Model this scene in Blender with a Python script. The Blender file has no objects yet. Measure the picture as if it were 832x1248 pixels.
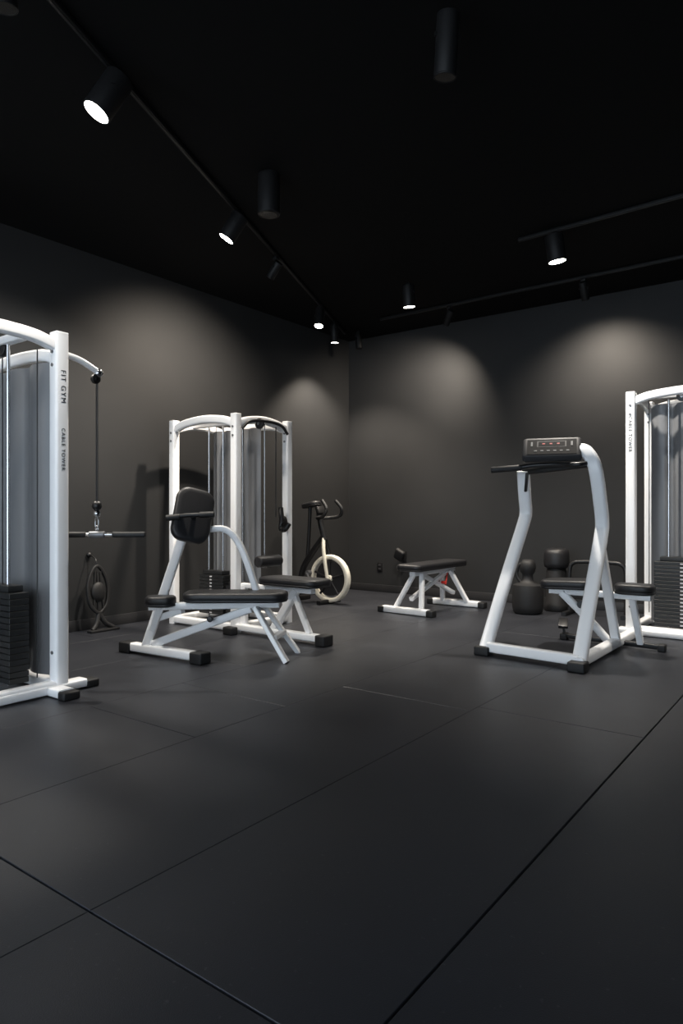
import bpy, bmesh, math, random
from mathutils import Vector, Matrix, Euler
random.seed(4)
scene = bpy.context.scene
H_CAM = 1.1
YAW = math.radians(36.7)
X_L, Y_B, Z_C = -5.72, 7.85, 3.53

# ---------------------------------------------------------------- materials
def new_mat(name):
    m = bpy.data.materials.new(name); m.use_nodes = True
    nt = m.node_tree
    return m, nt, nt.nodes['Principled BSDF']
def mat(name, col, rough=.5, metal=0., noise=.06, nscale=30, bump=0., bscale=200, spec=.5, emis=None, estr=0.):
    m, nt, b = new_mat(name)
    b.inputs['Roughness'].default_value = rough
    b.inputs['Metallic'].default_value = metal
    b.inputs['Specular IOR Level'].default_value = spec
    tc = nt.nodes.new('ShaderNodeTexCoord')
    n = nt.nodes.new('ShaderNodeTexNoise'); n.inputs['Scale'].default_value = nscale
    n.inputs['Detail'].default_value = 4
    nt.links.new(tc.outputs['Object'], n.inputs['Vector'])
    mix = nt.nodes.new('ShaderNodeMix'); mix.data_type = 'RGBA'
    mix.inputs[6].default_value = tuple(c*(1-noise) for c in col)+(1,)
    mix.inputs[7].default_value = tuple(min(1, c*(1+noise)) for c in col)+(1,)
    nt.links.new(n.outputs['Fac'], mix.inputs[0])
    nt.links.new(mix.outputs[2], b.inputs['Base Color'])
    if bump > 0:
        n2 = nt.nodes.new('ShaderNodeTexNoise'); n2.inputs['Scale'].default_value = bscale
        nt.links.new(tc.outputs['Object'], n2.inputs['Vector'])
        bp = nt.nodes.new('ShaderNodeBump'); bp.inputs['Strength'].default_value = bump
        bp.inputs['Distance'].default_value = .002
        nt.links.new(n2.outputs['Fac'], bp.inputs['Height'])
        nt.links.new(bp.outputs['Normal'], b.inputs['Normal'])
    if emis:
        b.inputs['Emission Color'].default_value = emis+(1,)
        b.inputs['Emission Strength'].default_value = estr
    return m

WHITE = mat('white_powder_coat', (.92, .93, .95), .26, noise=.01)
VINYL = mat('black_vinyl', (.013, .013, .015), .45, bump=.25, bscale=350)
RUBBER = mat('black_rubber', (.009, .009, .010), .6, bump=.2)
BLACK = mat('black_metal', (.009, .009, .010), .38)
LAMPB = mat('lamp_black', (.0075, .0075, .008), .5, spec=.25)
CHROME = mat('chrome', (.55, .56, .58), .22, metal=1., noise=.02)
GREYM = mat('grey_metal', (.20, .205, .215), .4, metal=.7)
SHROUD = mat('smoked_shroud', (.18, .185, .195), .32, noise=.05, nscale=5)
PLATE = mat('weight_plate', (.012, .013, .014), .45)
LABEL = mat('label_white', (.65, .65, .66), .6)
CREAM = mat('cream_plastic', (.86, .83, .72), .4)
RED = mat('red_plastic', (.6, .03, .02), .4)
DARKGREY = mat('dark_grey_plastic', (.028, .028, .031), .55, spec=.3)
PANEL = mat('console_panel', (.007, .007, .008), .7, spec=.12)
REDLED = mat('red_led', (.2, .01, .01), .4, emis=(1., .05, .04), estr=.15)
GREYLED = mat('grey_keys', (.12, .125, .13), .6)
LENS = mat('lamp_lens', (1, .95, .85), .3, emis=(1., .94, .84), estr=30)
LENS_OFF = mat('lamp_lens_off', (.012, .012, .012), .2)
TRIM = mat('baseboard_paint', (.026, .026, .028), .4)
CEIL = mat('ceiling_paint', (.0038, .0038, .0040), .85, spec=.12)

# wall paint
m, nt, b = new_mat('wall_paint'); WALL = m
tc = nt.nodes.new('ShaderNodeTexCoord')
n = nt.nodes.new('ShaderNodeTexNoise'); n.inputs['Scale'].default_value = 1.3; n.inputs['Detail'].default_value = 6
nt.links.new(tc.outputs['Object'], n.inputs['Vector'])
r = nt.nodes.new('ShaderNodeValToRGB')
r.color_ramp.elements[0].color = (.0215, .0222, .0235, 1); r.color_ramp.elements[0].position = .3
r.color_ramp.elements[1].color = (.0260, .0267, .0280, 1); r.color_ramp.elements[1].position = .75
nt.links.new(n.outputs['Fac'], r.inputs[0]); nt.links.new(r.outputs[0], b.inputs['Base Color'])
b.inputs['Roughness'].default_value = .62; b.inputs['Specular IOR Level'].default_value = .2
n2 = nt.nodes.new('ShaderNodeTexNoise'); n2.inputs['Scale'].default_value = 120
nt.links.new(tc.outputs['Object'], n2.inputs['Vector'])
bp = nt.nodes.new('ShaderNodeBump'); bp.inputs['Strength'].default_value = .15; bp.inputs['Distance'].default_value = .002
nt.links.new(n2.outputs['Fac'], bp.inputs['Height']); nt.links.new(bp.outputs[0], b.inputs['Normal'])

# rubber floor
m, nt, b = new_mat('rubber_floor'); FLOOR = m
tc = nt.nodes.new('ShaderNodeTexCoord')
n = nt.nodes.new('ShaderNodeTexNoise'); n.inputs['Scale'].default_value = 1.4; n.inputs['Detail'].default_value = 9; n.inputs['Roughness'].default_value = .7
nt.links.new(tc.outputs['Object'], n.inputs['Vector'])
r = nt.nodes.new('ShaderNodeValToRGB')
r.color_ramp.elements[0].color = (.0165, .0182, .0235, 1); r.color_ramp.elements[0].position = .3
r.color_ramp.elements[1].color = (.0280, .0302, .0372, 1); r.color_ramp.elements[1].position = .72
nt.links.new(n.outputs['Fac'], r.inputs[0])
v = nt.nodes.new('ShaderNodeTexNoise'); v.inputs['Scale'].default_value = 55; v.inputs['Detail'].default_value = 3
nt.links.new(tc.outputs['Object'], v.inputs['Vector'])
r2 = nt.nodes.new('ShaderNodeValToRGB')
r2.color_ramp.elements[0].position = .66; r2.color_ramp.elements[0].color = (0, 0, 0, 1)
r2.color_ramp.elements[1].position = .78; r2.color_ramp.elements[1].color = (.5, .5, .5, 1)
nt.links.new(v.outputs['Fac'], r2.inputs[0])
mx = nt.nodes.new('ShaderNodeMix'); mx.data_type = 'RGBA'
nt.links.new(r2.outputs[0], mx.inputs[0]); nt.links.new(r.outputs[0], mx.inputs[6]); mx.inputs[7].default_value = (.10, .10, .105, 1)
nt.links.new(mx.outputs[2], b.inputs['Base Color'])
rr = nt.nodes.new('ShaderNodeMapRange'); rr.inputs['To Min'].default_value = .32; rr.inputs['To Max'].default_value = .52
nt.links.new(n.outputs['Fac'], rr.inputs['Value']); nt.links.new(rr.outputs[0], b.inputs['Roughness'])
n3 = nt.nodes.new('ShaderNodeTexNoise'); n3.inputs['Scale'].default_value = 260
nt.links.new(tc.outputs['Object'], n3.inputs['Vector'])
bp = nt.nodes.new('ShaderNodeBump'); bp.inputs['Strength'].default_value = .3; bp.inputs['Distance'].default_value = .002
nt.links.new(n3.outputs['Fac'], bp.inputs['Height']); nt.links.new(bp.outputs[0], b.inputs['Normal'])

# ---------------------------------------------------------------- geometry helpers
class G:
    def __init__(s, name, loc, rot=0., local=False):
        e = bpy.data.objects.new(name, None); scene.collection.objects.link(e)
        e.empty_display_size = .1
        e.location = loc; e.rotation_euler = (0, 0, rot)
        s.e = e; s.local = local
        s.M = Matrix.Translation(Vector(loc)) @ Matrix.Rotation(rot, 4, 'Z')
    def add(s, ob):
        ob.parent = s.e
        if not s.local: ob.matrix_parent_inverse = s.M.inverted()
        return ob

def finish(g, name, bm, material, smooth=True, ang=35):
    bmesh.ops.recalc_face_normals(bm, faces=bm.faces)
    me = bpy.data.meshes.new(name); bm.to_mesh(me); bm.free()
    if smooth:
        for p in me.polygons: p.use_smooth = True
        me.set_sharp_from_angle(angle=math.radians(ang))
    me.materials.append(material)
    ob = bpy.data.objects.new(name, me); scene.collection.objects.link(ob)
    if g: g.add(ob)
    return ob

def box(g, name, c, size, material, bev=.004, rot=(0, 0, 0), seg=2):
    bm = bmesh.new(); bmesh.ops.create_cube(bm, size=1)
    for v in bm.verts: v.co = Vector((v.co.x*size[0], v.co.y*size[1], v.co.z*size[2]))
    if bev: bmesh.ops.bevel(bm, geom=bm.edges[:], offset=min(bev, min(size)*.48), segments=seg, profile=.5, affect='EDGES')
    M = Matrix.Translation(Vector(c)) @ Euler(rot).to_matrix().to_4x4()
    bm.transform(M)
    return finish(g, name, bm, material)

def rprof(w, h, rc, n=3):
    pts = []
    for cx, cy, a0 in ((w/2-rc, h/2-rc, 0), (-w/2+rc, h/2-rc, 90), (-w/2+rc, -h/2+rc, 180), (w/2-rc, -h/2+rc, 270)):
        for i in range(n+1):
            a = math.radians(a0+90*i/n); pts.append((cx+rc*math.cos(a), cy+rc*math.sin(a)))
    return pts
def cprof(r, n=14): return [(r*math.cos(2*math.pi*i/n), r*math.sin(2*math.pi*i/n)) for i in range(n)]

def smooth_path(pts, n, closed=False):
    P = [Vector(p) for p in pts]
    if n <= 1: return P
    out = []; L = len(P)
    rng = range(L) if closed else range(L-1)
    for i in rng:
        if closed: p0, p1, p2, p3 = P[(i-1) % L], P[i], P[(i+1) % L], P[(i+2) % L]
        else:
            p1, p2 = P[i], P[i+1]
            p0 = P[i-1] if i > 0 else p1*2-p2
            p3 = P[i+2] if i+2 < L else p2*2-p1
        for k in range(n):
            t = k/n
            out.append(.5*((2*p1)+(p2-p0)*t+(2*p0-5*p1+4*p2-p3)*t*t+(3*p1-p0-3*p2+p3)*t**3))
    if not closed: out.append(P[-1])
    return out

def sweep(g, name, pts, prof, material, ref=(0, 0, 1), n=1, closed=False):
    P = smooth_path(pts, n, closed); L = len(P); ref = Vector(ref)
    bm = bmesh.new(); rings = []
    for i, p in enumerate(P):
        if closed: t = P[(i+1) % L]-P[i-1]
        else: t = (P[min(i+1, L-1)]-P[max(i-1, 0)])
        t.normalize()
        s = t.cross(ref)
        if s.length < 1e-3: s = t.cross(Vector((0, 1, .01)))
        s.normalize(); u = s.cross(t)
        rings.append([bm.verts.new(p+s*a+u*b_) for a, b_ in prof])
    m_ = len(prof)
    for i in range(L if closed else L-1):
        a, b_ = rings[i], rings[(i+1) % L]
        for j in range(m_): bm.faces.new((a[j], a[(j+1) % m_], b_[(j+1) % m_], b_[j]))
    if not closed:
        bm.faces.new(rings[0][::-1]); bm.faces.new(rings[-1])
    return finish(g, name, bm, material, ang=40)

def beam(g, name, a, b_, w, h, material=None, ref=(0, 0, 1)):
    return sweep(g, name, [a, b_], rprof(w, h, min(w, h)*.22), material or WHITE, ref)
def curve_beam(g, name, pts, w, h, material=None, ref=(0, 0, 1), n=6):
    return sweep(g, name, pts, rprof(w, h, min(w, h)*.28), material or WHITE, ref, n)
def tube(g, name, pts, r, material, n=1, ref=(.03, .05, 1), closed=False):
    return sweep(g, name, pts, cprof(r), material, ref, n, closed)
def rod(g, name, a, b_, r, material, r2=None, seg=24, bev=0.):
    a, b_ = Vector(a), Vector(b_); d = b_-a
    bm = bmesh.new()
    bmesh.ops.create_cone(bm, cap_ends=True, segments=seg, radius1=r, radius2=r if r2 is None else r2, depth=d.length)
    if bev:
        ed = [e for e in bm.edges if len(e.link_faces) == 2 and any(len(f.verts) > 4 for f in e.link_faces)]
        bmesh.ops.bevel(bm, geom=ed, offset=bev, segments=3, profile=.5, affect='EDGES')
    bm.transform(Matrix.Translation((a+b_)/2) @ d.to_track_quat('Z', 'Y').to_matrix().to_4x4())
    return finish(g, name, bm, material)
def ball(g, name, c, r, material, sc=(1, 1, 1)):
    bm = bmesh.new(); bmesh.ops.create_uvsphere(bm, u_segments=24, v_segments=14, radius=r)
    for v in bm.verts: v.co = Vector((v.co.x*sc[0], v.co.y*sc[1], v.co.z*sc[2]))+Vector(c)
    return finish(g, name, bm, material, ang=80)
def lathe(g, name, c, prof, material, seg=32):
    bm = bmesh.new(); rings = []
    for r_, z in prof:
        rings.append([bm.verts.new((c[0]+r_*math.cos(2*math.pi*i/seg), c[1]+r_*math.sin(2*math.pi*i/seg), c[2]+z)) for i in range(seg)])
    for a, b_ in zip(rings, rings[1:]):
        for j in range(seg): bm.faces.new((a[j], a[(j+1) % seg], b_[(j+1) % seg], b_[j]))
    bm.faces.new(rings[0][::-1]); bm.faces.new(rings[-1])
    return finish(g, name, bm, material, ang=50)
def pad(g, name, c, size, rot=(0, 0, 0), corner=.06):
    """upholstered pad, rounded corners in plan, soft edge, stitched base board"""
    w, l, t = size
    out = rprof(w, l, min(corner, min(w, l)*.49), 6)
    bm = bmesh.new(); rings = []
    for k, (ins, z) in enumerate(((.02, -.5), (0.002, -.42), (0, -.30), (.004, -.22), (0, -.14), (0, .22), (.006, .38), (.018, .47), (.04, .5))):
        rings.append([bm.verts.new((x*(1-2*ins/w), y*(1-2*ins/l), z*t)) for x, y in out])
    m_ = len(out)
    for a, b_ in zip(rings, rings[1:]):
        for j in range(m_): bm.faces.new((a[j], a[(j+1) % m_], b_[(j+1) % m_], b_[j]))
    bm.faces.new(rings[0][::-1]); bm.faces.new(rings[-1])
    bm.transform(Matrix.Translation(Vector(c)) @ Euler(rot).to_matrix().to_4x4())
    return finish(g, name, bm, VINYL, ang=60)
def foot(g, name, c, size, rotz=0.):
    return box(g, name, c, size, RUBBER, .012, (0, 0, rotz), 3)

# ---------------------------------------------------------------- room
Y0, XR = -2.6, 3.2
box(None, 'wall_left', (X_L-.1, (Y0+Y_B)/2, Z_C/2), (.2, Y_B-Y0, Z_C), WALL, 0)
box(None, 'wall_back', ((X_L+XR)/2-.1, Y_B+.1, Z_C/2), (XR-X_L+.2, .2, Z_C), WALL, 0)
box(None, 'wall_right', (XR+.1, (Y0+Y_B)/2+.1, Z_C/2), (.2, Y_B-Y0+.2, Z_C), WALL, 0)
box(None, 'ceiling', ((X_L+XR)/2, (Y0+Y_B)/2+.1, Z_C+.1), (XR-X_L+.4, Y_B-Y0+.2, .2), CEIL, 0)
box(None, 'baseboard_left', (X_L+.008, (Y0+Y_B)/2, .05), (.016, Y_B-Y0, .10), TRIM, .004)
box(None, 'baseboard_back', ((X_L+XR)/2, Y_B-.008, .05), (XR-X_L-.04, .016, .10), TRIM, .004)
# floor mats (one mesh)
xs = [X_L]+[-.8+.88*k for k in range(-5, 5)]+[XR]
bm = bmesh.new()
def tile(x0, x1, y0, y1, z0, z1, ch=.0015):
    v = []
    for z, i in ((z0, 0), (z1-ch, 0), (z1, ch)):
        v.append([bm.verts.new(p) for p in ((x0+i, y0+i, z), (x1-i, y0+i, z), (x1-i, y1-i, z), (x0+i, y1-i, z))])
    for a, b_ in zip(v, v[1:]):
        for j in range(4): bm.faces.new((a[j], a[(j+1) % 4], b_[(j+1) % 4], b_[j]))
    bm.faces.new(v[2])
YS = {3: [Y0, 1.09, 2.24, 2.90, 5.3, Y_B], 4: [Y0, 1.09, 3.45, 5.9, Y_B], 5: [Y0, 1.09, 3.54, 6.0, Y_B], 6: [Y0, -.1, 5.2, Y_B]}
for k in range(len(xs)-1):
    a, b_ = xs[k], xs[k+1]
    ys = YS.get(k, [Y0, -.13, 1.09, 3.5, 5.9, Y_B])
    for y0, y1 in zip(ys, ys[1:]):
        ga = .0035 if abs(a+.8) < .01 else .0010
        gb = .0035 if abs(b_+.8) < .01 else .0010
        g0 = .0035 if abs(y0-1.09) < .01 else .0018
        g1 = .0035 if abs(y1-1.09) < .01 else .0018
        tile(a+ga, b_-gb, y0+g0, y1-g1, -.018, 0)
base = [bm.verts.new(p) for p in ((X_L, Y0, -.02), (XR, Y0, -.02), (XR, Y_B, -.02), (X_L, Y_B, -.02))]
bm.faces.new(base)
finish(None, 'floor', bm, FLOOR, smooth=False)

g = G('wall_outlet', (-5.19, Y_B-.006, .34))
box(g, 'plate', (-5.19, Y_B-.005, .34), (.08, .01, .12), BLACK, .003)
box(g, 'socket_upper', (-5.19, Y_B-.012, .365), (.04, .006, .03), DARKGREY, .002)
box(g, 'socket_lower', (-5.19, Y_B-.012, .315), (.04, .006, .03), DARKGREY, .002)

# ---------------------------------------------------------------- cable machines
def shroud(g, name, x0, x1, y, z0, z1, cols=4):
    bm = bmesh.new(); pts = []
    w = (x1-x0)/cols
    for c in range(cols):
        for i in range(9):
            a = math.pi*i/8
            pts.append((x0+c*w+w*.04+(w*.92)*(i/8), y-.035*math.sin(a)))
    a_ = [bm.verts.new((x, yy, z0)) for x, yy in pts]; b_ = [bm.verts.new((x, yy, z1)) for x, yy in pts]
    c_ = [bm.verts.new((x, yy+.006, z0)) for x, yy in pts]; d_ = [bm.verts.new((x, yy+.006, z1)) for x, yy in pts]
    for j in range(len(pts)-1):
        bm.faces.new((a_[j], a_[j+1], b_[j+1], b_[j])); bm.faces.new((c_[j], d_[j], d_[j+1], c_[j+1]))
        bm.faces.new((a_[j], c_[j], c_[j+1], a_[j+1])); bm.faces.new((b_[j], b_[j+1], d_[j+1], d_[j]))
    bm.faces.new((a_[0], b_[0], d_[0], c_[0])); bm.faces.new((a_[-1], c_[-1], d_[-1], b_[-1]))
    return finish(g, name, bm, SHROUD, ang=50)

def weight_stack(g, cx, cy, w, d, z0, n, step=.032, lx=0.):
    for i in range(n):
        box(g, 'weight_plate_%d' % (i+1), (cx, cy, z0+step*(i+.5)), (w, d, step*.9), PLATE, .002, seg=1)
        box(g, 'plate_label_%d' % (i+1), (cx+lx, cy-d/2-.001, z0+step*(i+.5)), (.03, .003, .012), LABEL, 0)
    zt = z0+step*n
    box(g, 'stack_head', (cx, cy, zt+.02), (w*.8, d*.8, .04), PLATE, .006)

def frame(g, x0, x1, y0, y1, H, w=.085, bow=.03, xdrop=0.):
    k = 0
    for x in (x0, x1):
        for y in (y0, y1):
            k += 1
            beam(g, 'post_%d' % k, (x, y, .0), (x, y, H-.01), w, w, ref=(0, 1, 0))
            box(g, 'post_cap_%d' % k, (x, y, H-.003), (w*.92, w*.92, .014), WHITE, .006)
            for z in (.25, H-.12, H-.2):
                rod(g, 'bolt', (x, y-w/2-.006, z), (x, y-w/2+.002, z), .011, GREYM, seg=8)
    zt = H-.05
    for i, y in enumerate((y0, y1)):
        xm = (x0+x1)/2; z = zt-xdrop
        curve_beam(g, 'top_beam_x_%d' % i, [(x0+.03, y, z-.03), (x0+.18, y, z+bow*.35), (xm, y, z+bow), (x1-.18, y, z+bow*.35), (x1-.03, y, z-.03)], .06, .075)
        beam(g, 'base_beam_x_%d' % i, (x0, y, .045), (x1, y, .045), .075, .07)
    for i, x in enumerate((x0, x1)):
        ym = (y0+y1)/2
        curve_beam(g, 'top_beam_y_%d' % i, [(x, y0+.03, zt-.03), (x, y0+.18, zt+bow*.3), (x, ym, zt+bow*.8), (x, y1-.18, zt+bow*.3), (x, y1-.03, zt-.03)], .06, .075)
        beam(g, 'base_beam_y_%d' % i, (x, y0, .045), (x, y1, .045), .075, .07)

def text_on(g, name, body, loc, size, rot, material=DARKGREY):
    cu = bpy.data.curves.new(name, 'FONT'); cu.body = body; cu.size = size; cu.extrude = .0006
    cu.align_x = 'CENTER'; cu.align_y = 'CENTER'; cu.space_character = 1.25
    o = bpy.data.objects.new(name, cu); scene.collection.objects.link(o)
    o.location = loc; o.rotation_euler = rot
    cu.materials.append(material); g.add(o)

def pulley(g, name, c, r, axis):
    c = Vector(c); a = Vector(axis)
    rod(g, name+'_wheel', c-a*.014, c+a*.014, r, BLACK, bev=.004)
    rod(g, name+'_hub', c-a*.02, c+a*.02, r*.3, CHROME)

# --- left machine
g = G('cable_machine', (-4.3, 1.85, 0))
LX, LY, LH = -3.86, 2.30, 2.19
frame(g, LX-.92, LX, LY-.85, LY, LH, .088, .02, .07)
shroud(g, 'guard_panel', LX-.88, LX-.06, LY-.01, .10, LH-.17, 3)
weight_stack(g, LX-.31, LY-.20, .44, .12, .08, 15, .036, .09)
for i, x in enumerate((LX-.36, LX-.22)):
    rod(g, 'guide_rod_%d' % i, (x, LY-.20, .05), (x, LY-.20, LH-.07), .011, CHROME)
rod(g, 'stack_cable', (LX-.29, LY-.20, .6), (LX-.29, LY-.20, LH-.07), .004, BLACK)
pulley(g, 'top_pulley', (LX-.29, LY-.20, LH-.09), .05, (0, 1, 0))
box(g, 'top_cross', (LX-.5, LY-.20, LH-.05), (.9, .06, .05), WHITE, .01)
rod(g, 'side_cable', (LX-.07, LY-.1, .1), (LX-.07, LY-.1, LH-.1), .004, BLACK)
beam(g, 'foot_rail', (LX, LY-.9, .035), (LX, LY+.16, .035), .10, .05)
foot(g, 'foot_cap', (LX, LY+.20, .025), (.11, .09, .05))
beam(g, 'foot_side', (LX-.02, LY-.05, .03), (LX+.16, LY-.05, .03), .10, .05)
foot(g, 'foot_cap_side', (LX+.19, LY-.05, .025), (.07, .11, .05))
tube(g, 'pulley_arm', [(LX, LY+.02, 2.07), (LX, LY+.14, 2.05), (LX, LY+.26, 2.0)], .020, WHITE, n=5)
ball(g, 'arm_knob', (LX, LY+.27, 1.99), .03, CHROME)
pulley(g, 'arm_pulley', (LX, LY+.25, 1.95), .03, (1, 0, 0))
AY = LY+.26
for dx in (-.012, .012):
    rod(g, 'arm_cable', (LX+dx*.6, AY, 1.15), (LX+dx*.6, AY, 1.96), .0035, BLACK)
ball(g, 'cable_stop', (LX, AY, 1.14), .032, BLACK)
ball(g, 'cable_stop_weight', (LX, AY, 1.09), .024, CHROME)
tube(g, 'carabiner', [(LX, AY, 1.07), (LX+.018, AY, 1.045), (LX+.012, AY, 1.0), (LX, AY, .985), (LX-.014, AY, 1.0), (LX-.016, AY, 1.045)], .004, CHROME, n=4, closed=True, ref=(0, 1, 0))
BX = Vector((.8, .6, 0)).normalized()
bc = Vector((LX, AY, .955))
rod(g, 'bar_core', bc-BX*.28, bc+BX*.29, .012, CHROME)
rod(g, 'bar_grip_1', bc-BX*.30, bc-BX*.07, .019, RUBBER, bev=.005)
rod(g, 'bar_grip_2', bc+BX*.10, bc+BX*.31, .019, RUBBER, bev=.005)
rod(g, 'bar_collar', bc-BX*.05, bc+BX*.05, .022, GREYM, bev=.004)
tube(g, 'bar_eye', [bc+Vector((0, 0, .02)), bc+Vector((.014, 0, .035)), bc+Vector((0, 0, .055)), bc+Vector((-.014, 0, .035))], .005, CHROME, n=4, closed=True, ref=(0, 1, 0))
text_on(g, 'post_lettering', 'FIT GYM', (LX+.0455, LY, 1.86), .045, (math.radians(90), math.radians(90), math.radians(90)))
text_on(g, 'post_lettering_small', 'CABLE TOWER', (LX+.0455, LY, 1.48), .032, (math.radians(90), math.radians(90), math.radians(90)))

# --- centre machine with seat
g = G('cable_machine', (-4.9, 4.8, 0))
x0, x1, y0, y1, CH = -5.36, -4.50, 4.42, 5.13, 2.0
frame(g, x0, x1, y0, y1, CH, .08)
shroud(g, 'guard_panel', x0+.10, x1-.08, y0+.42, .12, CH-.08, 4)
weight_stack(g, x0+.34, y0+.24, .34, .14, .10, 12)
weight_stack(g, x1-.22, y0+.24, .20, .12, .10, 9)
for i, x in enumerate((x0+.24, x0+.44, x1-.3, x1-.15)):
    rod(g, 'guide_rod_%d' % i, (x, y0+.24, .05), (x, y0+.24, CH-.06), .010, CHROME)
rod(g, 'stack_cable', (x0+.34, y0+.24, .5), (x0+.34, y0+.24, CH-.06), .004, BLACK)
box(g, 'top_cross', ((x0+x1)/2, y0+.24, CH-.03), (.84, .05, .05), WHITE, .01)
pulley(g, 'top_pulley', (x1+.06, y0+.25, CH-.07), .05, (0, 1, 0))
tube(g, 'lat_bar', [(x1+.10, y0-.02, 1.86), (x1+.11, y0+.08, 1.93), (x1+.12, y0+.30, 1.95), (x1+.11, y0+.50, 1.93), (x1+.10, y0+.60, 1.86)], .014, BLACK, n=6)
rod(g, 'lat_cable', (x1+.12, y0+.3, 1.95), (x1+.06, y0+.26, 1.98), .004, BLACK)
rod(g, 'front_cable_1', (x1+.02, y0+.36, .62), (x1+.02, y0+.36, 1.94), .006, CHROME)
rod(g, 'front_cable_2', (x1+.02, y0+.52, 1.05), (x1+.02, y0+.52, 1.94), .005, BLACK)
tube(g, 'hook_handle', [(x1+.02, y1-.12, 1.14), (x1+.05, y1-.14, 1.02), (x1+.05, y1-.15, .94), (x1+.10, y1-.15, .93), (x1+.14, y1-.13, .99)], .026, BLACK, n=5)
ball(g, 'hook_mount', (x1+.035, y1-.10, 1.0), .05, BLACK, (.7, 1, 1.3))
box(g, 'thigh_roller_bracket', (x1+.06, y0+.30, .60), (.14, .05, .05), BLACK, .01)
rod(g, 'thigh_roller', (x1+.14, y0+.14, .64), (x1+.14, y0+.44, .64), .055, VINYL, bev=.015)
beam(g, 'seat_rail', (x1, 4.42, .055), (-3.50, 4.40, .055), .08, .06)
foot(g, 'seat_rail_cap', (-3.46, 4.40, .045), (.10, .13, .09))
beam(g, 'seat_post', (-4.02, 4.41, .08), (-3.80, 4.45, .43), .07, .06, ref=(0, 1, 0))
beam(g, 'seat_brace', (-3.62, 4.41, .08), (-3.84, 4.45, .43), .05, .045, ref=(0, 1, 0))
beam(g, 'seat_underrail', (-4.45, 4.46, .43), (-3.62, 4.46, .43), .06, .045)
beam(g, 'seat_rear_post', (-4.42, 4.45, .08), (-4.42, 4.45, .43), .06, .05, ref=(0, 1, 0))
pad(g, 'seat_pad', (-3.84, 4.47, .50), (.66, .30, .07), corner=.09)
foot(g, 'rail_foot', (-4.45, 4.30, .035), (.12, .08, .07))

# --- right machine
g = G('cable_machine', (-1.1, 6.9, 0))
x0, x1, y0, y1, RH = -1.58, -.66, 6.50, 7.20, 2.18
frame(g, x0, x1, y0, y1, RH, .085, .03)
shroud(g, 'guard_panel', x0+.10, x1-.06, y0+.28, .10, RH-.09, 4)
weight_stack(g, x0+.40, y0+.16, .46, .13, .08, 17, .034)
for i, x in enumerate((x0+.28, x0+.52)):
    rod(g, 'guide_rod_%d' % i, (x, y0+.16, .05), (x, y0+.16, RH-.07), .011, CHROME)
rod(g, 'stack_cable', (x0+.40, y0+.16, .6), (x0+.40, y0+.16, RH-.07), .004, BLACK)
rod(g, 'cable_front', (x0+.14, y0+.05, .2), (x0+.14, y0+.05, RH-.06), .004, BLACK)
box(g, 'top_cross', ((x0+x1)/2, y0+.16, RH-.03), (.9, .05, .05), WHITE, .01)
pulley(g, 'top_pulley', (x0+.40, y0+.09, RH-.06), .045, (0, 1, 0))
beam(g, 'base_plate', (x0-.1, y0-.02, .03), (x1, y0-.02, .03), .14, .05)
text_on(g, 'post_lettering', 'CABLE TOWER', (x0, y0-.0440, 1.80), .04, (math.radians(90), math.radians(90), 0))

# ---------------------------------------------------------------- abdominal bench
g = G('abdominal_bench', (-3.88, 3.53, 0), YAW, local=True)
ca, cb = Vector((-.645, .19, .05)), Vector((-.05, -.19, .05))
dr = (cb-ca).normalized(); az = math.atan2(dr.y, dr.x)
beam(g, 'rear_crossbar', ca, cb, .08, .065)
foot(g, 'rear_foot_1', ca-dr*.03+Vector((0, 0, -.007)), (.12, .11, .085), az)
foot(g, 'rear_foot_2', cb+dr*.03+Vector((0, 0, -.007)), (.12, .11, .085), az)
beam(g, 'rear_upright', (-.50, .09, .07), (-.20, .06, .95), .07, .05, ref=(0, 1, 0))
curve_beam(g, 'curved_upright', [(-.16, .06, .93), (-.02, .07, .965), (.11, .08, .965), (.20, .09, .88), (.28, .09, .70), (.37, .09, .42)], .05, .07, ref=(0, 1, 0), n=6)
beam(g, 'top_link', (-.22, .06, .93), (-.10, .06, .95), .06, .06, ref=(0, 1, 0))
pad(g, 'back_pad', (-.115, -.03, 1.075), (.29, .42, .065), (math.radians(74), math.radians(14), math.radians(26)), corner=.09)
beam(g, 'back_pad_bracket', (-.14, .01, 1.0), (-.14, .08, .95), .06, .05, BLACK)
tube(g, 'handle_bar', [(-.27, -.13, 1.055), (-.15, -.12, 1.075), (.05, -.10, 1.08)], .016, BLACK, n=4)
rod(g, 'handle_grip_1', (-.29, -.135, 1.055), (-.19, -.125, 1.065), .023, RUBBER, bev=.006)
rod(g, 'handle_grip_2', (-.05, -.11, 1.078), (.06, -.10, 1.082), .023, RUBBER, bev=.006)
beam(g, 'handle_stem', (-.10, -.11, 1.07), (-.10, -.01, 1.03), .03, .03, BLACK)
pad(g, 'roller_pad', (-.36, -.02, .43), (.23, .16, .085), corner=.075)
beam(g, 'main_rail', (-.45, 0, .385), (.53, 0, .405), .06, .055)
pad(g, 'seat_pad', (.205, 0, .465), (.78, .30, .075), corner=.10)
beam(g, 'front_leg_1', (.36, -.09, .39), (.60, -.17, .0), .035, .10, ref=(0, 1, 0))
beam(g, 'front_leg_2', (.40, .09, .39), (.66, .20, .0), .035, .09, ref=(0, 1, 0))
beam(g, 'front_leg_link', (.50, -.13, .17), (.55, .14, .17), .05, .04)
beam(g, 'diagonal_brace', (.32, 0, .37), (-.44, .06, .09), .06, .06, ref=(0, 1, 0))
beam(g, 'short_brace', (-.20, 0, .36), (-.42, .08, .28), .05, .05, ref=(0, 1, 0))
beam(g, 'pad_post', (-.36, -.02, .39), (-.44, .05, .20), .05, .05, ref=(0, 1, 0))
rod(g, 'pivot_bolt', (.38, -.14, .37), (.38, .14, .37), .018, GREYM)
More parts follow.
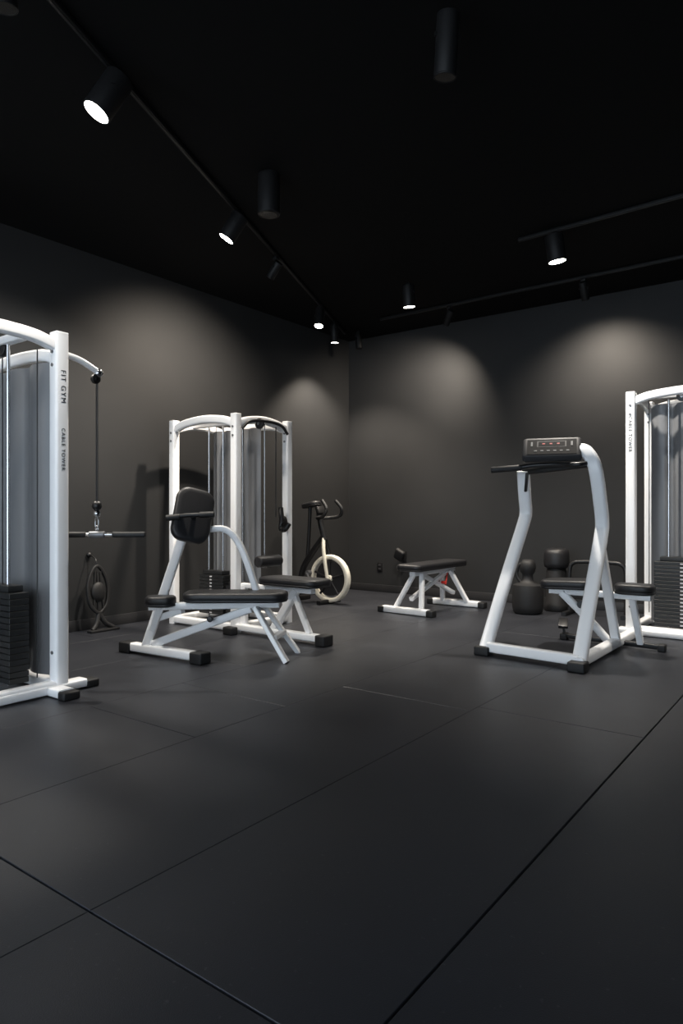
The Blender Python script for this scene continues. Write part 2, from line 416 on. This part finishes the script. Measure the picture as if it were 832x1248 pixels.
rod(g, 'adjust_knob', (.02, -.08, .30), (.02, -.03, .30), .022, BLACK, bev=.005)

# ---------------------------------------------------------------- exercise bike
g = G('exercise_bike', (-5.05, 6.48, 0))
wx, wy, wz, R = -5.00, 6.48, .30, .26
ring = [(wx+R*math.cos(a), wy, wz+R*math.sin(a)) for a in [2*math.pi*i/40 for i in range(40)]]
sweep(g, 'flywheel_rim', ring, rprof(.055, .075, .016), CREAM, (0, 1, 0), closed=True)
rod(g, 'flywheel_disc', (wx, wy-.008, wz), (wx, wy+.008, wz), R*.80, DARKGREY, seg=40)
for i in range(5):
    a = 2*math.pi*i/5+.3
    beam(g, 'spoke_%d' % i, (wx, wy-.015, wz), (wx+R*.93*math.cos(a), wy-.015, wz+R*.93*math.sin(a)), .022, .022, DARKGREY)
rod(g, 'hub', (wx, wy-.05, wz), (wx, wy+.05, wz), .045, CREAM, bev=.008)
for s in (-1, 1):
    tube(g, 'fork_%d' % s, [(wx, wy+s*.055, wz), (wx-.06, wy+s*.05, .62), (wx-.09, wy+s*.01, .80)], .022, CREAM if s < 0 else BLACK, n=4)
tube(g, 'stem', [(wx-.08, wy, .76), (wx-.14, wy, .95), (wx-.17, wy, 1.10)], .036, BLACK, n=4)
curve_beam(g, 'frame_beam', [(wx-.10, wy, .80), (wx-.26, wy, .62), (wx-.42, wy, .40), (wx-.50, wy, .08)], .06, .07, BLACK, ref=(0, 1, 0))
tube(g, 'seat_post', [(wx-.36, wy, .48), (wx-.33, wy, .80), (wx-.31, wy, 1.16)], .022, BLACK, n=3)
pad(g, 'saddle', (wx-.29, wy, 1.19), (.26, .17, .06), (0, math.radians(-10), 0), corner=.08)
box(g, 'console', (wx-.15, wy, 1.12), (.05, .14, .10), BLACK, .015, (0, math.radians(-25), 0))
for s in (-1, 1):
    tube(g, 'handlebar_%d' % s, [(wx-.16, wy, 1.02), (wx-.10, wy+s*.12, 1.03), (wx+.02, wy+s*.16, 1.05), (wx+.06, wy+s*.15, 1.14), (wx-.02, wy+s*.13, 1.24)], .021, RUBBER, n=5)
beam(g, 'front_stabilizer', (wx-.02, wy-.2, .025), (wx-.02, wy+.2, .025), .06, .05, BLACK)
beam(g, 'rear_stabilizer', (wx-.50, wy-.2, .03), (wx-.50, wy+.2, .03), .07, .055, BLACK)
rod(g, 'crank', (wx-.28, wy-.10, .36), (wx-.28, wy+.10, .36), .03, GREYM)
beam(g, 'crank_arm', (wx-.28, wy-.10, .36), (wx-.20, wy-.10, .22), .03, .015, GREYM)
box(g, 'pedal', (wx-.20, wy-.15, .22), (.09, .08, .025), BLACK, .006)

# ---------------------------------------------------------------- flat bench
g = G('weight_bench', (-3.75, 6.75, 0))
bx = -3.75
beam(g, 'crossbar_front', (bx-.36, 6.30, .04), (bx+.22, 6.26, .04), .08, .07)
beam(g, 'crossbar_rear', (bx-.24, 7.20, .04), (bx+.36, 7.20, .04), .08, .07)
for i, (x, y) in enumerate(((bx-.38, 6.30), (bx+.25, 6.26), (bx-.27, 7.2), (bx+.39, 7.2))):
    foot(g, 'foot_%d' % i, (x, y, .035), (.08, .10, .07))
pad(g, 'bench_pad', (bx, 6.76, .505), (.30, 1.16, .075), corner=.07)
beam(g, 'under_rail', (bx, 6.30, .435), (bx, 7.22, .435), .07, .05)
for s in (-1, 1):
    beam(g, 'front_leg_%d' % s, (bx+s*.16-.05, 6.30, .06), (bx+s*.05, 6.42, .43), .05, .05, ref=(0, 1, 0))
    beam(g, 'rear_leg_%d' % s, (bx+s*.16+.05, 7.18, .06), (bx+s*.05, 7.06, .43), .05, .05, ref=(0, 1, 0))
beam(g, 'long_brace', (bx-.04, 6.34, .16), (bx+.03, 7.0, .41), .045, .05, ref=(1, 0, 0))
beam(g, 'long_brace_2', (bx+.04, 7.16, .16), (bx-.03, 6.55, .41), .045, .05, ref=(1, 0, 0))
rod(g, 'release_knob', (bx+.03, 6.90, .30), (bx+.09, 6.89, .30), .018, RED, bev=.005)
beam(g, 'red_latch', (bx+.06, 6.98, .40), (bx+.09, 6.88, .28), .014, .014, RED)

# ---------------------------------------------------------------- console machine with seat
g = G('cardio_machine', (-1.9, 5.1, 0))
beam(g, 'front_crossbar', (-2.22, 4.87, .065), (-1.51, 4.80, .065), .07, .075)
foot(g, 'foot_1', (-2.26, 4.87, .035), (.12, .12, .07))
foot(g, 'foot_2', (-1.50, 4.74, .035), (.12, .12, .07))
beam(g, 'side_rail', (-1.51, 4.76, .055), (-1.50, 6.35, .055), .08, .07)
WP = rprof(.075, .10, .028, 4)
sweep(g, 'left_upright', [(-2.25, 4.88, .05), (-2.22, 5.20, .56), (-2.19, 5.48, .99), (-2.185, 5.53, 1.10), (-2.17, 5.47, 1.22), (-2.16, 5.41, 1.44)], WP, WHITE, (1, 0, 0), n=6)
sweep(g, 'right_upright', [(-1.51, 4.80, .05), (-1.515, 5.12, .55), (-1.53, 5.38, .90), (-1.53, 5.42, 1.02), (-1.53, 5.36, 1.20), (-1.54, 5.30, 1.40), (-1.57, 5.30, 1.50), (-1.64, 5.34, 1.575), (-1.74, 5.38, 1.60)], WP, WHITE, (1, 0, 0), n=6)
beam(g, 'right_rear_leg', (-1.53, 5.36, .86), (-1.505, 5.72, .06), .06, .07, ref=(1, 0, 0))
beam(g, 'top_crossbar', (-2.16, 5.42, 1.43), (-1.56, 5.32, 1.47), .05, .05, BLACK)
tube(g, 'handlebar', [(-2.32, 5.16, 1.44), (-2.18, 5.20, 1.445), (-2.02, 5.26, 1.47), (-1.82, 5.26, 1.47), (-1.66, 5.22, 1.46), (-1.60, 5.28, 1.47)], .019, BLACK, n=6)
rod(g, 'handlebar_grip', (-2.33, 5.155, 1.44), (-2.10, 5.23, 1.455), .025, RUBBER, bev=.007)
box(g, 'left_lever', (-2.09, 5.30, 1.34), (.02, .03, .16), BLACK, .006, (.3, .2, 0))
def console():
    bm = bmesh.new()
    W = .22
    prof = [(-.10, -.065), (-.125, -.025), (.0, .125), (.05, .13), (.13, .04), (.06, -.06)]
    out = []
    for s in (-1, -.9, .9, 1):
        k = .92 if abs(s) == 1 else 1
        out.append([bm.verts.new((s*W, y*k, z*k)) for y, z in prof])
    for a, b_ in zip(out, out[1:]):
        for j in range(6): bm.faces.new((a[j], a[(j+1) % 6], b_[(j+1) % 6], b_[j]))
    bm.faces.new(out[0][::-1]); bm.faces.new(out[-1])
    bmesh.ops.bevel(bm, geom=bm.edges[:], offset=.007, segments=2, profile=.5, affect='EDGES')
    M0 = Matrix.Translation((-1.885, 5.31, 1.56)) @ Matrix.Rotation(math.radians(18), 4, 'Z')
    bm.transform(M0)
    finish(g, 'console_housing', bm, DARKGREY)
    bmM = M0 @ Matrix.Translation((0, -.0625, .050)) @ Matrix.Rotation(math.atan2(.15, .125), 4, 'X')
    def face(nm, x, y, w, h, t, mt):
        bm = bmesh.new(); bmesh.ops.create_cube(bm, size=1)
        for v in bm.verts: v.co = Vector((v.co.x*w+x, v.co.y*h+y, v.co.z*t))
        bm.transform(bmM); finish(g, nm, bm, mt, smooth=False)
    face('screen_panel', 0, 0, .37, .16, .006, PANEL)
    face('screen_frame', 0, .028, .22, .065, .009, DARKGREY)
    face('screen_glass', 0, .028, .20, .05, .011, PANEL)
    for i in range(3): face('led_digits_%d' % i, -.06+.055*i, .030, .020, .011, .013, REDLED)
    for i in range(6): face('key_%d' % i, -.12+.048*i, -.045, .022, .010, .012, GREYLED)
    face('key_left', -.15, .03, .014, .045, .012, GREYLED); face('key_right', .15, .03, .014, .045, .012, GREYLED)
console()
pad(g, 'seat_pad', (-1.83, 5.58, .515), (.44, .32, .075), (0, math.radians(-2), 0), corner=.10)
pad(g, 'roller_pad', (-1.34, 5.62, .50), (.30, .20, .085), corner=.09)
beam(g, 'seat_under_rail', (-2.0, 5.59, .45), (-1.22, 5.61, .44), .06, .05)
curve_beam(g, 'curved_leg', [(-1.90, 5.58, .44), (-1.80, 5.60, .34), (-1.68, 5.66, .20), (-1.60, 5.78, .06)], .06, .06, ref=(0, 1, 0))
beam(g, 'seat_rear_leg', (-1.36, 5.62, .43), (-1.34, 5.80, .05), .05, .05, ref=(1, 0, 0))
beam(g, 'seat_crossbar', (-1.95, 5.86, .035), (-1.20, 5.80, .035), .05, .04, BLACK)
foot(g, 'foot_3', (-1.97, 5.86, .03), (.06, .08, .06)); foot(g, 'foot_4', (-1.18, 5.80, .03), (.06, .08, .06))
rod(g, 'pivot', (-1.72, 5.50, .36), (-1.72, 5.70, .36), .03, BLACK)
box(g, 'pedal', (-1.98, 5.86, .14), (.08, .14, .03), BLACK, .008, (.4, 0, .3))
beam(g, 'pedal_arm', (-1.97, 5.86, .05), (-1.98, 5.86, .14), .02, .02, BLACK)

# ---------------------------------------------------------------- small black equipment at the back
g = G('kettlebell', (-2.80, 7.14, 0))
lathe(g, 'bell', (-2.80, 7.14, 0), [(.13, 0), (.155, .02), (.165, .08), (.165, .26), (.155, .31), (.10, .33), (.06, .36), (.055, .42), (.075, .45), (.088, .50), (.08, .55), (.05, .585)], RUBBER)
tube(g, 'handle', [(-2.86, 7.10, .33), (-2.91, 7.10, .42), (-2.88, 7.10, .52), (-2.81, 7.10, .55)], .018, RUBBER, n=5, ref=(0, 1, 0))
g = G('boxing_ball_stand', (-2.62, 7.53, 0))
lathe(g, 'base', (-2.62, 7.53, 0), [(.13, 0), (.14, .02), (.14, .08), (.115, .12), (.11, .44), (.10, .47)], RUBBER)
lathe(g, 'padded_head', (-2.62, 7.53, .47), [(.10, 0), (.13, .02), (.137, .06), (.137, .16), (.125, .205), (.09, .225)], VINYL)
g = G('parallette_bar', (-2.1, 7.4, 0))
tube(g, 'bar', [(-2.42, 7.36, .02), (-2.42, 7.36, .45), (-2.38, 7.36, .55), (-2.28, 7.36, .57), (-1.98, 7.36, .57), (-1.88, 7.36, .55), (-1.84, 7.36, .45), (-1.84, 7.36, .02)], .022, BLACK, n=4, ref=(0, 1, 0))
beam(g, 'foot_left', (-2.42, 7.16, .022), (-2.42, 7.56, .022), .05, .04, BLACK)
beam(g, 'foot_right', (-1.84, 7.24, .022), (-1.84, 7.56, .022), .05, .04, BLACK)
beam(g, 'brace', (-2.42, 7.36, .20), (-1.84, 7.36, .20), .03, .03, BLACK)

g = G('wall_hook', (-4.85, Y_B-.05, .5))
box(g, 'mount_plate', (-4.80, Y_B-.01, .50), (.07, .02, .14), BLACK, .004)
box(g, 'hook_arm', (-4.80, Y_B-.06, .50), (.03, .10, .03), BLACK, .004)
box(g, 'hook_body', (-4.80, Y_B-.12, .53), (.15, .07, .16), RUBBER, .03, (.3, .5, 0), 4)

g = G('resistance_strap', (-5.58, 3.70, 0))
cx, cy = -5.58, 3.70
loop = [(0, .60), (.05, .56), (.095, .46), (.105, .36), (.08, .24), (.0, .17), (-.08, .24), (-.105, .36), (-.095, .46), (-.05, .56)]
sweep(g, 'loop', [(cx+.05*(1-z/.6), cy+y, z) for y, z in loop], rprof(.03, .035, .008), RUBBER, (1, 0, 0), n=5, closed=True)
for i, y in enumerate((-.05, .0, .05)):
    beam(g, 'web_%d' % i, (cx+.01, cy+y*.5, .55), (cx+.03, cy+y, .20), .022, .022, RUBBER, ref=(1, 0, 0))
ball(g, 'grip', (cx+.02, cy, .36), .08, RUBBER, (.5, .9, 1.2))
tube(g, 'hang_cord', [(cx, cy, .60), (cx-.02, cy, .66), (cx-.10, cy, .70)], .006, BLACK, n=3)
ball(g, 'wall_peg', (X_L+.02, cy, .70), .025, BLACK)
tube(g, 'leg_1', [(cx+.03, cy, .18), (cx+.05, cy+.05, .08), (cx+.06, cy+.14, .02)], .022, RUBBER, n=3)
tube(g, 'leg_2', [(cx+.03, cy, .18), (cx+.05, cy-.03, .08), (cx+.06, cy-.08, .02)], .022, RUBBER, n=3)
box(g, 'base', (cx+.06, cy+.03, .012), (.08, .30, .024), RUBBER, .008)

# ---------------------------------------------------------------- ceiling tracks and lamps
def track(a, b_):
    g = G('ceiling_track', ((a[0]+b_[0])/2, (a[1]+b_[1])/2, Z_C-.02))
    beam(g, 'rail', (a[0], a[1], Z_C-.018), (b_[0], b_[1], Z_C-.018), .034, .034, LAMPB)
    beam(g, 'slot', (a[0], a[1], Z_C-.036), (b_[0], b_[1], Z_C-.036), .012, .004, BLACK)
track((-2.80, 1.28), (-5.45, 7.39))
track((-2.35, 5.78), (.6, 5.62))
track((-4.7, 7.12), (.6, 7.05))

def lamp(top, d, L=.22, r=.058, energy=0, cone=120, blend=.7, col=(1, .93, .83), stem=.10, soft=.05):
    x, y = top; d = Vector(d).normalized()
    g = G('track_spotlight', (x, y, Z_C-.1))
    box(g, 'adapter', (x, y, Z_C-.055), (.05, .05, .03), LAMPB, .004)
    piv = Vector((x, y, Z_C-.04-stem))
    rod(g, 'stem', (x, y, Z_C-.04), piv, .012, LAMPB)
    a = piv-d*L*.35; e = piv+d*L*.65
    rod(g, 'can', a, e, r, LAMPB, seg=32, bev=.006)
    side = d.cross(Vector((0, 0, 1)))
    side = side.normalized() if side.length > .05 else Vector((1, 0, 0))
    beam(g, 'yoke', piv-side*(r+.008), piv+side*(r+.008), .02, .02, LAMPB)
    sweep(g, 'rim', [e+r*.94*(side*math.cos(t)+d.cross(side)*math.sin(t)) for t in [2*math.pi*i/32 for i in range(32)]], rprof(.008, .010, .003), LAMPB, d, closed=True)
    rod(g, 'lens', e-d*.004, e+d*.003, r*.93, LENS if energy else LENS_OFF, seg=32)
    if energy:
        li = bpy.data.lights.new('bulb', 'SPOT'); li.energy = energy; li.color = col
        li.spot_size = math.radians(cone); li.spot_blend = blend; li.shadow_soft_size = soft
        o = bpy.data.objects.new('bulb', li); scene.collection.objects.link(o)
        o.location = e+d*.015; o.rotation_euler = d.to_track_quat('-Z', 'Y').to_euler()
        g.add(o)
def ontrack(y): return (-3.0-.434*(y-1.74), y)
E = 300
WARM = (1, .87, .72)
lamp(ontrack(2.22), (-.30, -.50, -1), energy=E*.5, r=.078, L=.24, cone=95, soft=.09)
lamp(ontrack(3.84), (-.50, -.40, -1), energy=E*1.0, cone=104, r=.068, L=.21, blend=.7)
lamp(ontrack(6.20), (.12, -.30, -1), energy=E*.5, cone=70, r=.055, soft=.08)
lamp(ontrack(6.85), (-.05, .1, -1), energy=E*1.0, cone=108, blend=.6, r=.05, col=WARM)
lamp((-3.69, 6.12), (0.0, .12, -1), energy=E*.9, cone=100, r=.064, blend=.7)
lamp((-2.02, 5.765), (.10, .12, -1), energy=E*1.1, cone=106, r=.078, blend=.7)
lamp((-4.95, 2.3), (.15, .25, -1), energy=E*.75, soft=.09, cone=105)   # further left, over the machine
lamp((.2, 6.0), (0, .2, -1), energy=E*.8, cone=110)
# wall washers, turned to the walls
lamp(ontrack(4.75), (-1, .0, -1.05), L=.16, r=.04, energy=E*1.15, cone=112, blend=.9, col=WARM)  # added lamp, no known fixture here; makes the light pool on the left wall
lamp((-2.18, 7.07), (.0, .60, -1), L=.18, r=.04, energy=E*.65, cone=122, blend=.9, col=WARM)
lamp((-3.73, 7.10), (-.85, .58, -1.1), L=.18, r=.04, energy=E*.90, cone=118, blend=.9, col=WARM)
# unlit
lamp((-2.87, 1.45), (-.1, .1, -1))
lamp((-1.55, 2.93), (-.12, .1, -1), L=.28, r=.055)
lamp((-5.20, 7.35), (.1, 0, -1), L=.2, r=.045)
g = G('ceiling_downlight', (-3.35, 3.62, Z_C-.15))
rod(g, 'can', (-3.35, 3.62, Z_C), (-3.35, 3.62, Z_C-.29), .08, LAMPB, seg=32, bev=.006)
rod(g, 'lens', (-3.35, 3.62, Z_C-.288), (-3.35, 3.62, Z_C-.292), .062, LENS_OFF, seg=32)

# daylight from the open front of the room
w = bpy.data.worlds.new('world'); scene.world = w; w.use_nodes = True
bg = w.node_tree.nodes['Background']
bg.inputs[0].default_value = (.76, .88, 1.0, 1); bg.inputs[1].default_value = 2.6

# ---------------------------------------------------------------- camera
cam = bpy.data.cameras.new('camera'); co = bpy.data.objects.new('camera', cam); scene.collection.objects.link(co)
co.location = (0, 0, H_CAM); co.rotation_euler = (math.radians(90), 0, YAW)
cam.sensor_fit = 'VERTICAL'; cam.sensor_height = 36; cam.lens = 830/1248*36
cam.clip_start = .05
scene.camera = co
scene.view_settings.view_transform = 'Standard'
scene.view_settings.exposure = .2
